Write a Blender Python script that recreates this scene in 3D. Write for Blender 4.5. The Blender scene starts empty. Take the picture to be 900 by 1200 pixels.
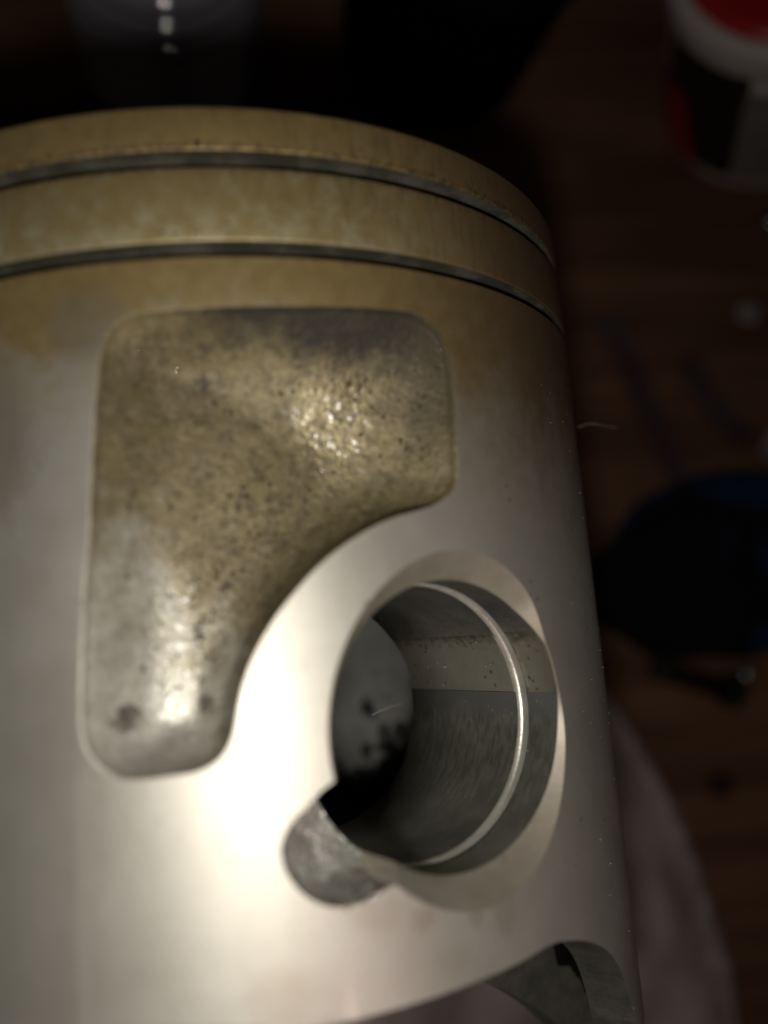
import bpy, math, random
import numpy as np
from mathutils import Vector, Matrix
from mathutils.geometry import delaunay_2d_cdt

random.seed(4); rng = np.random.default_rng(4)
S = bpy.context.scene
COL = S.collection
R = 33.2                      # piston radius in millimetres; meshes are laid out in mm and stored in metres
LIFT = 55.0                   # height of the piston's underside above the table (it lies on a bunched rag)

# ------------------------------------------------------------------ camera
CAM = Vector((0.0, -1.0097 * R / 1000, (2.5432 * R + R + LIFT) / 1000))
ROT = Matrix(((0.98328049, 0.06498693, -0.17010638),
              (-0.08700658, 0.98828762, -0.1253692),
              (0.15996667, 0.13807346, 0.97741822)))
cd = bpy.data.cameras.new('camera'); cam = bpy.data.objects.new('camera', cd); COL.objects.link(cam)
cam.matrix_world = Matrix.Translation(CAM) @ ROT.to_4x4()
cd.sensor_width = 36; cd.sensor_fit = 'AUTO'; cd.lens = 30.0      # 1000 px focal length on 1200 px height
cd.clip_start = 0.004; cd.clip_end = 20
cd.dof.use_dof = True; cd.dof.focus_distance = 0.0675; cd.dof.aperture_fstop = 12.0
S.camera = cam

# ------------------------------------------------------------------ light: dark room, phone flash beside the lens
W = bpy.data.worlds.new('World'); S.world = W; W.use_nodes = True
bg = W.node_tree.nodes['Background']; bg.inputs[0].default_value = (1.0, 0.86, 0.74, 1); bg.inputs[1].default_value = 0.006
ld = bpy.data.lights.new('phone_flash', 'AREA'); ld.shape = 'DISK'; ld.size = 0.006; ld.energy = 0.0278
ld.color = (1.0, 0.965, 0.885)
lo = bpy.data.objects.new('phone_flash', ld); COL.objects.link(lo)
lo.matrix_world = Matrix.Translation(CAM + Vector((-0.0015, -0.0095, 0.0))) @ ROT.to_4x4()
l2 = bpy.data.lights.new('pinkish_glow_lamp', 'AREA'); l2.shape = 'DISK'; l2.size = 0.005; l2.energy = 0.0035; l2.color = (1.0, .62, .60)
o2 = bpy.data.objects.new('pinkish_glow_lamp', l2); COL.objects.link(o2)
o2.matrix_world = Matrix.Translation(CAM + Vector((0.0245, -0.0455, 0.0))) @ Matrix.Rotation(math.radians(22), 4, 'Y') @ Matrix.Rotation(math.radians(-8), 4, 'X')
S.view_settings.view_transform = 'Standard'; S.view_settings.look = 'None'
S.view_settings.exposure = 0.0; S.view_settings.gamma = 1.0
try: S.view_settings.use_curve_mapping = False
except Exception: pass
try: S.cycles.light_sampling_threshold = 0.0
except Exception: pass


def at(px, py, z=0.0):
    """point where the photograph's pixel meets the height z (metres)"""
    d = ROT @ Vector(((px - 450) / 1000, -(py - 600) / 1000, -1.0))
    return CAM + d * ((z - CAM.z) / d.z)

# ------------------------------------------------------------------ node helper
class N:
    def __init__(s, name):
        s.m = bpy.data.materials.new(name); s.m.use_nodes = True
        s.t = s.m.node_tree; s.b = s.t.nodes['Principled BSDF']
        tc = s.t.nodes.new('ShaderNodeTexCoord'); s.obj = tc.outputs['Object']
    def link(s, a, b):
        if hasattr(a, 'node'): s.t.links.new(a, b)
        elif isinstance(a, (tuple, list)): b.default_value = tuple(a) if len(a) == 3 and b.type != 'RGBA' else (tuple(a) + (1,))[:4]
        else: b.default_value = a
    def math(s, op, a, b=0.0, c=0.0, clamp=False):
        n = s.t.nodes.new('ShaderNodeMath'); n.operation = op; n.use_clamp = clamp
        for i, v in enumerate((a, b, c)): s.link(v, n.inputs[i])
        return n.outputs[0]
    def xyz(s, v=None):
        n = s.t.nodes.new('ShaderNodeSeparateXYZ'); s.link(v or s.obj, n.inputs[0]); return n.outputs
    def vec(s, x, y, z):
        n = s.t.nodes.new('ShaderNodeCombineXYZ')
        for i, v in enumerate((x, y, z)): s.link(v, n.inputs[i])
        return n.outputs[0]
    def noise(s, scale, detail=3, rough=.55, v=None, dist=0.0):
        n = s.t.nodes.new('ShaderNodeTexNoise'); s.link(v or s.obj, n.inputs['Vector'])
        n.inputs['Scale'].default_value = scale; n.inputs['Detail'].default_value = detail
        n.inputs['Roughness'].default_value = rough; n.inputs['Distortion'].default_value = dist
        return n.outputs[0]
    def voro(s, scale, v=None, feature='F1'):
        n = s.t.nodes.new('ShaderNodeTexVoronoi'); n.feature = feature; s.link(v or s.obj, n.inputs['Vector'])
        n.inputs['Scale'].default_value = scale; return n.outputs[0]
    def ss(s, x, lo, hi, a=0.0, b=1.0):
        n = s.t.nodes.new('ShaderNodeMapRange'); n.interpolation_type = 'SMOOTHSTEP'
        s.link(x, n.inputs[0])
        for i, v in enumerate((lo, hi, a, b)): s.link(v, n.inputs[i + 1])
        return n.outputs[0]
    def mix(s, f, a, b):
        n = s.t.nodes.new('ShaderNodeMix'); n.data_type = 'RGBA'
        s.link(f, n.inputs[0]); s.link(a, n.inputs[6]); s.link(b, n.inputs[7]); return n.outputs[2]
    def mul(s, *a):
        r = a[0]
        for x in a[1:]: r = s.math('MULTIPLY', r, x)
        return r
    def spot(s, u, v, cu, cv, ru, rv, wob=None):
        """soft round patch in (u, v); 1 inside"""
        a = s.math('DIVIDE', s.math('SUBTRACT', u, cu), ru); b = s.math('DIVIDE', s.math('SUBTRACT', v, cv), rv)
        d = s.math('SQRT', s.math('ADD', s.math('MULTIPLY', a, a), s.math('MULTIPLY', b, b)))
        if wob is not None: d = s.math('ADD', d, wob)
        return s.ss(d, .55, 1.25, 1.0, 0.0)
    def bump(s, h, strength, dist, normal=None):
        n = s.t.nodes.new('ShaderNodeBump'); s.link(h, n.inputs['Height']); n.inputs['Strength'].default_value = strength
        n.inputs['Distance'].default_value = dist
        if normal is not None: s.link(normal, n.inputs['Normal'])
        return n.outputs[0]
    def out(s, **k):
        for a, v in k.items():
            nm = {'color': 'Base Color', 'rough': 'Roughness', 'metal': 'Metallic', 'normal': 'Normal', 'aniso': 'Anisotropic',
                  'anisorot': 'Anisotropic Rotation', 'tangent': 'Tangent', 'spec': 'Specular IOR Level', 'trans': 'Transmission Weight',
                  'ior': 'IOR', 'alpha': 'Alpha', 'sheen': 'Sheen Weight', 'sss': 'Subsurface Weight', 'coat': 'Coat Weight', 'coatrough': 'Coat Roughness', 'coatnormal': 'Coat Normal', 'coatior': 'Coat IOR'}[a]
            s.link(v, s.b.inputs[nm])
        return s.m
    def radial(s, axis='Y'):
        n = s.t.nodes.new('ShaderNodeTangent'); n.direction_type = 'RADIAL'; n.axis = axis; return n.outputs[0]

# ---- piston coordinates: axis = local Y (metres, crown at 0, skirt negative), phi measured from the top line
def cylco(n):
    x, y, z = n.xyz()
    phi = n.math('ARCTAN2', x, n.math('SUBTRACT', z, R / 1000))
    a = n.math('MULTIPLY', y, 1000 / R)          # axial position in radii: 0 at the crown, -1.7 at the skirt edge
    return phi, a

def mat_turned():
    n = N('turned_aluminium'); phi, a = cylco(n)
    # streak field: long in the turning direction, fine along the axis
    uv = n.vec(n.math('MULTIPLY', phi, 33.0), n.math('MULTIPLY', a, 33.0), 0.0)
    blot = n.noise(.22, 5, .6, uv); blot2 = n.noise(.75, 4, .6, uv); fine = n.noise(3.2, 3, .6, uv)
    lines = n.noise(1.0, 4, .7, n.vec(n.math('MULTIPLY', phi, 3.0), n.math('MULTIPLY', a, 520.0), 2.0))
    smear = n.noise(1.0, 4, .6, n.vec(n.math('MULTIPLY', phi, 22.0), n.math('MULTIPLY', a, 6.0), 5.0))
    alu = n.mix(n.ss(blot, .3, .75), (.60, .565, .49), (.65, .62, .55))
    alu = n.mix(n.mul(n.ss(smear, .5, .75), .22), alu, (.52, .48, .41))
    # burnt-oil varnish near the crown, fading down the skirt, lower on the exhaust (right) side
    w = n.math('ADD', a, n.math('MULTIPLY', n.math('SUBTRACT', blot, .5), .42))
    w = n.math('ADD', w, n.math('MULTIPLY', n.math('SUBTRACT', blot2, .5), .18))
    reach = n.ss(phi, .1, .75, -.46, -.66)
    var = n.ss(n.math('SUBTRACT', w, reach), n.ss(phi, .2, .7, -.18, -.42), n.ss(phi, .2, .7, .10, .26))
    gold = n.mix(n.ss(blot2, .3, .72), (.41, .30, .128), (.33, .235, .095))
    gold = n.mix(n.ss(phi, .2, .85), gold, (.19, .12, .065))
    # paler olive band on the second land
    land = n.mul(n.ss(a, -.300, -.27), n.ss(a, -.135, -.115, 1.0, 0.0))
    pale = n.mix(n.ss(n.math('ADD', n.math('MULTIPLY', blot2, .7), n.math('MULTIPLY', a, -.9)), .46, .72), (.40, .30, .13), (.52, .46, .28))
    gold = n.mix(n.mul(land, n.ss(phi, .7, .2)), gold, pale)
    c = n.mix(var, alu, gold)
    drip = n.noise(1.0, 4, .65, n.vec(n.math('MULTIPLY', phi, 60.0), n.math('MULTIPLY', a, 9.0), 9.0))
    c = n.mix(n.mul(n.ss(drip, .50, .68), n.ss(a, -.36, -.30), n.ss(phi, -.3, .6, .15, .45)), c, (.15, .10, .05))
    carb = n.mul(n.ss(n.math('ADD', n.noise(2.2, 4, .65, uv), n.math('MULTIPLY', n.ss(a, -.09, -.066, 1, 0), .22)), .66, .80), n.ss(a, -.16, -.12))
    c = n.mix(n.mul(carb, .6), c, (.07, .05, .03))
    scr = n.noise(1.0, 3, .7, n.vec(n.math('MULTIPLY', phi, 420.0), n.math('MULTIPLY', a, 4.0), 3.0))
    c = n.mix(n.mul(n.ss(scr, .62, .74), n.ss(smear, .42, .6), .42), c, (.38, .35, .29))
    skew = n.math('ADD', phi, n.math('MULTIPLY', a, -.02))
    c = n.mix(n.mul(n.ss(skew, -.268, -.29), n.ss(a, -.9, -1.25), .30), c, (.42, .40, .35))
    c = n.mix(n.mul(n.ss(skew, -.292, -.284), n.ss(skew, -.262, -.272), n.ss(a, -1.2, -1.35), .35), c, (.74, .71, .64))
    # grey-brown smudges left of the pocket and rusty drips at the skirt
    s1 = n.spot(phi, a, -.25, -.42, .085, .075, n.math('SUBTRACT', blot2, .5))
    s2 = n.spot(phi, a, -.46, -.62, .10, .16, n.math('SUBTRACT', blot2, .5))
    c = n.mix(n.mul(s1, .55), c, (.26, .22, .155)); c = n.mix(n.mul(s2, .45), c, (.30, .24, .16))
    for cu, cv, ru, rv, k in ((.285, -1.545, .03, .022, .28), (.40, -1.56, .018, .03, .3), (.47, -1.57, .03, .05, .25), (.205, -1.52, .05, .03, .16),
                              (.02, -1.62, .06, .05, .18), (.345, -1.63, .04, .03, .1)):
        c = n.mix(n.mul(n.spot(phi, a, cu, cv, ru, rv, n.math('MULTIPLY', n.math('SUBTRACT', fine, .5), 1.2)), k), c, (.33, .21, .12))
    spk = n.ss(n.voro(900), .10, .18, 1.0, 0.0); rare = n.ss(n.noise(330, 2), .60, .66)
    c = n.mix(n.mul(spk, rare, .5), c, (.12, .10, .08))
    rough = n.math('ADD', n.ss(blot, .3, .7, .44, .48), n.math('MULTIPLY', n.math('SUBTRACT', smear, .5), .07))
    rough = n.math('ADD', rough, n.math('MULTIPLY', var, .06))
    nb = n.bump(lines, .30, .00006); nb = n.bump(scr, .12, .00008, nb)
    nb = n.bump(n.noise(1400, 3), .06, .00006, nb)
    return n.out(color=c, rough=rough, metal=n.math('SUBTRACT', .68, n.math('MULTIPLY', var, .12)), coat=.10, coatrough=.14, normal=nb, aniso=.14, anisorot=.25, tangent=n.radial())

def mat_groove():
    n = N('sooted_groove'); phi, a = cylco(n)
    b = n.noise(400, 4)
    c = n.mix(n.ss(b, .4, .65), (.12, .11, .085), (.24, .22, .18))
    return n.out(color=c, rough=.5, metal=.6, normal=n.bump(n.noise(2500, 3), .2, .0001))

def mat_cast():
    n = N('cast_recess_skin'); phi, a = cylco(n)
    b1 = n.noise(110, 4, .6); b2 = n.noise(480, 5, .68); b3 = n.noise(1300, 3, .6)
    tan = n.mix(n.ss(b1, .35, .68), (.19, .148, .075), (.275, .225, .118))
    tan = n.mix(n.mul(n.ss(b2, .48, .66), .55), tan, (.19, .155, .10))
    grey = n.mix(n.ss(b2, .35, .65), (.44, .43, .38), (.55, .53, .47))
    g = n.math('ADD', n.math('MULTIPLY', a, -1.0), n.math('MULTIPLY', phi, -1.1))
    g = n.math('ADD', g, n.math('MULTIPLY', n.math('SUBTRACT', b1, .5), .75))
    g = n.math('ADD', g, n.math('MULTIPLY', n.math('SUBTRACT', b2, .5), .4))
    c = n.mix(n.ss(g, .92, 1.36), tan, grey)
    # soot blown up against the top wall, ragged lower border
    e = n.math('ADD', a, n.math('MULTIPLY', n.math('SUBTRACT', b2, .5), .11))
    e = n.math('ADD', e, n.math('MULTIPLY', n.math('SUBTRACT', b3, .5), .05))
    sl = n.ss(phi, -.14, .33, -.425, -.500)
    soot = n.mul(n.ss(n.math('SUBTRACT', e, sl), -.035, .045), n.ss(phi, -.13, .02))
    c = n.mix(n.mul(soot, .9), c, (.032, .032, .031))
    shade_r = n.mul(n.ss(n.math('ADD', phi, n.math('MULTIPLY', n.math('SUBTRACT', b2, .5), .16)), .37, .43), n.ss(a, -.74, -.58))  # shade on the right wall, painted into the colour
    c = n.mix(n.mul(shade_r, .72), c, (.085, .07, .042))
    # pits and oil specks, thicker along the diagonal
    vv = n.voro(620); den = n.noise(170, 3)
    band = n.spot(n.math('ADD', phi, n.math('MULTIPLY', a, .35)), a, -.27, -.90, .15, .34)
    sp = n.mul(n.ss(n.math('ADD', vv, n.math('MULTIPLY', n.math('SUBTRACT', b3, .5), .35)), .12, .30, 1.0, 0.0), n.ss(den, .44, .58), n.math('ADD', .25, n.math('MULTIPLY', band, .75)))
    c = n.mix(n.mul(sp, .8), c, (.055, .042, .028))
    v2 = n.voro(1250); sp2 = n.mul(n.ss(n.math('ADD', v2, n.math('MULTIPLY', n.math('SUBTRACT', b3, .5), .5)), .12, .34, 1.0, 0.0), n.ss(n.noise(240, 4, .65), .42, .56), n.math('ADD', .25, n.math('MULTIPLY', band, .75)))
    c = n.mix(n.mul(sp2, .75), c, (.06, .046, .03))
    for cu, cv, r, k in ((-.058, -.515, .017, .9), (-.243, -1.145, .022, .85), (-.09, -1.135, .018, .7), (-.035, -.83, .03, .35), (-.10, -1.0, .016, .75)):
        c = n.mix(n.mul(n.spot(phi, a, cu, cv, r, r * 1.1, n.math('MULTIPLY', n.math('SUBTRACT', n.noise(2600, 4, .7), .5), 3.4)), k), c, (.05, .04, .032))
    clean = n.ss(n.math('ADD', g, n.math('MULTIPLY', phi, -1.2)), 1.0, 1.55, 1.0, .22)
    # oily film: wet patches on the casting
    film = n.math('ADD', n.spot(phi, a, .235, -.60, .10, .15, n.math('SUBTRACT', b1, .5)), n.mul(n.spot(phi, a, -.15, -1.05, .07, .22, n.math('SUBTRACT', b1, .5)), .42))
    film = n.math('ADD', .02, n.mul(film, .75))
    c = n.mix(n.mul(n.ss(n.noise(900, 4, .7), .47, .64), .6, clean), c, (.095, .077, .046))
    c = n.mix(n.mul(n.ss(n.noise(1700, 3, .7), .50, .68), n.math('SUBTRACT', .38, n.math('MULTIPLY', n.math('MAXIMUM', soot, shade_r), .38))), c, (.40, .35, .24))
    c = n.mix(n.mul(n.ss(n.noise(2100, 3, .7), .52, .66), .5, clean), c, (.07, .055, .035))
    h = n.math('ADD', n.math('MULTIPLY', n.noise(1900, 3, .6), 1.0), n.math('MULTIPLY', n.voro(2200), .3))
    nb = n.bump(n.noise(420, 3), .12, .0004, n.bump(h, .5, .00014))
    return n.out(color=c, rough=n.math('SUBTRACT', n.ss(b2, .3, .7, .50, .62), n.math('MULTIPLY', film, .22)), metal=n.math('ADD', n.ss(g, .92, 1.36, .22, .45), n.math('MULTIPLY', film, .35)), normal=nb, coat=film, coatrough=.20, coatnormal=n.bump(n.math('ADD', n.noise(1150, 2, .5), n.math('MULTIPLY', n.voro(900), .4)), .42, .00035), spec=.3)

def mat_bore(relief):
    n = N('bore_relief_skin' if relief else 'pin_polished_bore')
    x, y, z = n.xyz()
    yc = n.math('SUBTRACT', R / 1000, z)
    e = n.math('ADD', n.math('MULTIPLY', x, math.cos(.4321)), n.math('MULTIPLY', yc, math.sin(.4321)))
    th = n.math('MULTIPLY', n.math('ARCTAN2', n.math('ADD', y, 1.222 * R / 1000), e), 57.2958)
    hh = n.math('SUBTRACT', n.math('MULTIPLY', x, math.sin(.4321)), n.math('MULTIPLY', yc, math.cos(.4321)))
    st = n.noise(1.0, 4, .6, n.vec(n.math('MULTIPLY', hh, 2600), n.math('MULTIPLY', th, .10), 0.0))
    st2 = n.noise(260, 4, .6); f = n.noise(2200, 2); f3 = n.noise(1700, 3, .65)
    thn = n.math('ADD', th, n.math('ADD', n.math('MULTIPLY', n.math('SUBTRACT', st2, .5), 9.0), n.math('MULTIPLY', n.math('SUBTRACT', f3, .5), 16.0)))
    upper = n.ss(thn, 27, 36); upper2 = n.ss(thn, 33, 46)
    dots = n.mul(n.ss(n.voro(1500), .16, .30, 1.0, 0.0), n.ss(n.noise(500, 3), .48, .6))
    dark_refl = n.mix(n.ss(n.noise(420, 4, .6), .35, .65), (.15, .145, .128), (.20, .195, .175))  # dark reflection on the upper bore wall, painted as colour
    if relief:
        c = n.mix(n.ss(st2, .3, .7), (.37, .345, .27), (.45, .425, .345))
        c = n.mix(n.mul(dots, .7), c, (.09, .075, .05))
        c = n.mix(n.mul(upper, .85), c, (.10, .08, .055)); c = n.mix(upper2, c, dark_refl)
        c = n.mix(n.mul(n.ss(n.voro(1800), .07, .14, 1.0, 0.0), upper), c, (.5, .44, .34))
        return n.out(color=c, rough=.46, metal=.6, normal=n.bump(n.noise(2600, 3), .25, .00012))
    c = n.mix(n.ss(st2, .35, .65), (.29, .28, .235), (.37, .36, .305))
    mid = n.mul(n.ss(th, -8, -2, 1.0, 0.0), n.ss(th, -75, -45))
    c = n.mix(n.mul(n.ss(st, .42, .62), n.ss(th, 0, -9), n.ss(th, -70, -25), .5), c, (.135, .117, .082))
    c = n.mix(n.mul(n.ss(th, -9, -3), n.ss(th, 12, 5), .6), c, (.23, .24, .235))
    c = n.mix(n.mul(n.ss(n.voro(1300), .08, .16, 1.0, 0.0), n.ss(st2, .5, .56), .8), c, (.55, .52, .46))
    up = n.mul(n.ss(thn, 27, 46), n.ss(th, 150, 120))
    c = n.mix(up, c, dark_refl)
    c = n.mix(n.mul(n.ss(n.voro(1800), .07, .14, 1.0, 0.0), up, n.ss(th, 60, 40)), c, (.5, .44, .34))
    return n.out(color=c, rough=n.ss(st2, .3, .7, .30, .42), metal=.65, normal=n.bump(f, .10, .0001))

def mat_simple(name, c1, c2, scale, rough, metal=0.0, bumpk=.2, bumps=None, bd=.0002, **k):
    n = N(name)
    c = n.mix(n.ss(n.noise(scale, 4, .6), .32, .68), c1, c2)
    return n.out(color=c, rough=rough, metal=metal, normal=n.bump(n.noise(bumps or scale * 5, 3), bumpk, bd), **k)

def mat_inside():
    n = N('inside_wall_oil_shade')
    x, y, z = n.xyz()
    b = n.noise(160, 4, .6); b2 = n.noise(420, 4, .65)
    c = n.mix(n.ss(b, .35, .65), (.25, .248, .225), (.33, .325, .30))
    oil = n.ss(n.math('ADD', n.math('MULTIPLY', b2, .6), n.math('MULTIPLY', n.noise(900, 3), .4)), .57, .62)
    c = n.mix(n.mul(oil, .5), c, (.05, .045, .04))
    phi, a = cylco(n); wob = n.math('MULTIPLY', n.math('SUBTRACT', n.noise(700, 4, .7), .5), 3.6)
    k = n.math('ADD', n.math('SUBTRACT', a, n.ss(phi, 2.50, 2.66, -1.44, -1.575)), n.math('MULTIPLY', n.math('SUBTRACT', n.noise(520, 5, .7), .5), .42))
    c = n.mix(n.spot(phi, a, 1.48, -2.0, .16, .09, wob), c, (.008, .008, .007))  # darkness of the gap beside the gusset, painted on the wall
    c = n.mix(n.mul(n.ss(k, -.012, .018, 1.0, 0.0), n.ss(phi, 2.2, 2.3)), c, (.010, .009, .008))  # flash shadow low on the far wall, painted black
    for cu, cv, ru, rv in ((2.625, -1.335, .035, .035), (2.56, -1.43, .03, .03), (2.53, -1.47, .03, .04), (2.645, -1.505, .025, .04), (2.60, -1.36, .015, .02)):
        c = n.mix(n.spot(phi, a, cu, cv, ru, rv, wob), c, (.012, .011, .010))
    return n.out(color=c, rough=.5, metal=.3, normal=n.bump(n.noise(1500, 3), .25, .0002))

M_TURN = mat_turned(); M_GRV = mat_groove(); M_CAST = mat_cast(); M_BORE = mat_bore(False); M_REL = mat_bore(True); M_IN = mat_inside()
M_CHAM = mat_simple('chamfer_aluminium', (.38, .335, .26), (.47, .425, .35), 300, .55, .6, .12, 2400, .0001)
M_LIP = mat_simple('bright_groove_lip', (.66, .62, .54), (.78, .74, .66), 700, .38, .7, .25, 2600, .0001)
def mat_notch():
    n = N('milled_notch_aluminium'); b = n.noise(300, 4, .65); b2 = n.noise(800, 3, .6)
    c = n.mix(n.ss(b, .35, .65), (.56, .54, .48), (.76, .74, .68))
    c = n.mix(n.mul(n.ss(n.noise(190, 4, .65), .50, .62), .55), c, (.14, .125, .10))
    return n.out(color=c, rough=n.ss(b2, .3, .7, .22, .40), metal=.62, normal=n.bump(n.math('ADD', b2, n.math('MULTIPLY', b, 2.0)), .7, .0008))
M_NOTCH = mat_notch()
M_CUT = mat_simple('skirt_cut_aluminium', (.12, .12, .105), (.18, .175, .15), 500, .5, .6, .35, 2000, .0002)

# ------------------------------------------------------------------ mesh helpers
def P(x, y, z):               # piston (x, y, axis z) in mm -> local metres, origin under the piston
    return (x / 1000, z / 1000, (R - y) / 1000)
def PN(x, y, z): return (x, z, -y)

def link(name, me, parent=None, mat=None):
    o = bpy.data.objects.new(name, me); COL.objects.link(o)
    if parent is not None: o.parent = parent
    if mat is not None: me.materials.append(mat)
    return o

def mesh(name, verts, faces, parent=None, mat=None, smooth=True, normals=None):
    me = bpy.data.meshes.new(name); me.from_pydata([tuple(v) for v in verts], [], [tuple(f) for f in faces]); me.validate(); me.update()
    if smooth: me.polygons.foreach_set('use_smooth', [True] * len(me.polygons))
    if normals is not None: me.normals_split_custom_set_from_vertices([tuple(v) for v in normals])
    return link(name, me, parent, mat)

def empty(name, loc, label, cat, group=None):
    o = bpy.data.objects.new(name, None); COL.objects.link(o); o.location = loc; o.empty_display_size = .01
    o['label'] = label; o['category'] = cat
    if group: o['group'] = group
    return o
def tag(o, label, cat, group=None):
    o['label'] = label; o['category'] = cat
    if group: o['group'] = group
    return o

def rings_mesh(rows, closed=True):
    """rows: list of equally long vertex rings -> verts, quads"""
    n = len(rows[0]); v = [p for r in rows for p in r]; f = []
    for i in range(len(rows) - 1):
        for j in range(n if closed else n - 1):
            k = (j + 1) % n
            f.append((i * n + j, i * n + k, (i + 1) * n + k, (i + 1) * n + j))
    return v, f

def lathe(profile, seg=96, capb=False, capt=False):
    rows = [[(r * math.cos(2 * math.pi * k / seg), r * math.sin(2 * math.pi * k / seg), h) for k in range(seg)] for r, h in profile]
    v, f = rings_mesh(rows)
    if capb: f.append(tuple(range(seg - 1, -1, -1)))
    if capt: f.append(tuple(range(len(v) - seg, len(v))))
    return v, f

def inpoly(q, poly):
    x, y = q[:, 0][:, None], q[:, 1][:, None]
    a, b = poly, np.roll(poly, -1, 0)
    c = ((a[:, 1] > y) != (b[:, 1] > y)) & (x < (b[:, 0] - a[:, 0]) * (y - a[:, 1]) / (b[:, 1] - a[:, 1] + 1e-12) + a[:, 0])
    return c.sum(1) % 2 == 1
def pdist(q, poly):
    out = np.full(len(q), 1e9); a, b = poly, np.roll(poly, -1, 0)
    d = b - a; L = (d ** 2).sum(1) + 1e-12
    for i in range(0, len(q), 4000):
        p = q[i:i + 4000, None, :]
        t = np.clip(((p - a) * d).sum(2) / L, 0, 1)
        out[i:i + 4000] = np.sqrt(((p - a - d * t[..., None]) ** 2).sum(2)).min(1)
    return out
def resample(poly, step, smooth=2, closed=True):
    p = np.array(poly, float)
    for _ in range(smooth):
        if closed:
            q = np.roll(p, -1, 0); p = np.stack([.75 * p + .25 * q, .25 * p + .75 * q], 1).reshape(-1, 2)
        else:
            a, b = p[:-1], p[1:]; m = np.stack([.75 * a + .25 * b, .25 * a + .75 * b], 1).reshape(-1, 2); p = np.vstack([p[:1], m, p[-1:]])
    if closed: p = np.vstack([p, p[:1]])
    L = np.r_[0, np.cumsum(np.hypot(*np.diff(p, axis=0).T))]
    n = max(4, int(round(L[-1] / step)))
    t = np.linspace(0, L[-1], n + 1)
    o = np.stack([np.interp(t, L, p[:, 0]), np.interp(t, L, p[:, 1])], 1)
    return o[:-1] if closed else o

def cdt(loops, pts, keep):
    """constrained triangulation of loops + loose points (mm); keep(centroids) filters the triangles"""
    V = []; E = []
    for lp in loops:
        s = len(V); V += [tuple(p) for p in lp]; E += [(s + i, s + (i + 1) % len(lp)) for i in range(len(lp))]
    V += [tuple(p) for p in pts]
    vo, _, fo, *_r = delaunay_2d_cdt([Vector(v) for v in V], E, [], 0, 1e-5)
    vo = np.array([(v.x, v.y) for v in vo]); fo = np.array([f for f in fo if len(f) == 3])
    c = vo[fo].mean(1); fo = fo[keep(c)]
    a, b, cc = vo[fo[:, 0]], vo[fo[:, 1]], vo[fo[:, 2]]
    area = (b[:, 0] - a[:, 0]) * (cc[:, 1] - a[:, 1]) - (b[:, 1] - a[:, 1]) * (cc[:, 0] - a[:, 0])
    fo = fo[np.abs(area) > 1e-7]; area = area[np.abs(area) > 1e-7]
    fo[area < 0] = fo[area < 0][:, ::-1]
    used = np.unique(fo); rem = -np.ones(len(vo), int); rem[used] = np.arange(len(used))
    return vo[used], rem[fo]

# ------------------------------------------------------------------ the piston
piston = empty('piston', (0, 0, LIFT / 1000), 'bare used two-stroke engine piston lying on its side, golden stained ring lands at the top', 'piston')
G1, G2 = (-.095 * R, -.131 * R), (-.278 * R, -.3115 * R)
PHI_H, ZH, R0, H0, CT = .4321, -1.2220 * R, .28303 * R, .946 * R, 1.02
HG, HE = .8367 * R, .41 * R          # circlip groove wall, inner end of the boss (heights along the pin axis)
hv = np.array([math.sin(PHI_H), -math.cos(PHI_H), 0]); ev = np.array([math.cos(PHI_H), math.sin(PHI_H), 0])
def HP(h, e, z): p = hv * h + ev * e; return P(p[0], p[1], ZH + z)
def cyl_h(e, rad=R): return math.sqrt(max(rad * rad - e * e, 0))

# crown, lands and grooves (turned)
def ring_part(name, prof, mat, parent=piston, seg=320):
    rows = [[P(r * math.sin(2 * math.pi * k / seg), -r * math.cos(2 * math.pi * k / seg), z) for k in range(seg)] for r, z in prof]
    v, f = rings_mesh(rows)
    o = mesh(name, v, f, parent, mat, True)
    return o
def fillet(r, z, s, up):      # tiny rounded edge at radius r, height z
    return [(r - s + s * math.sin(t), z + up * (-s + s * math.cos(t))) for t in np.linspace(0, math.pi / 2, 5)]
prof = [(.05, 1.6), (8, 1.5), (16, 1.1), (24, .45), (31.0, -.02)] + [(R - .55, -.06)] + fillet(R - .05, -.05, .45, 1)
low = fillet(R - .05, G1[0], .16, -1)[::-1]
ring_part('crown', prof + low, M_TURN)
RG = R - 1.75
def groove(z0, z1, k):
    o = ring_part('ring_groove', [(R - .21, z0), (RG + .15, z0 - .01), (RG, z0 - .12), (RG, z1 + .12), (RG + .15, z1 + .01), (R - .21, z1)], M_GRV)
    return o
groove(*G1, 0); groove(*G2, 1)
ring_part('ring_land', fillet(R - .02, G1[1], .16, 1) + [(R - .02, (G1[1] + G2[0]) / 2)] + fillet(R - .02, G2[0], .16, -1)[::-1], M_TURN)

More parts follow.
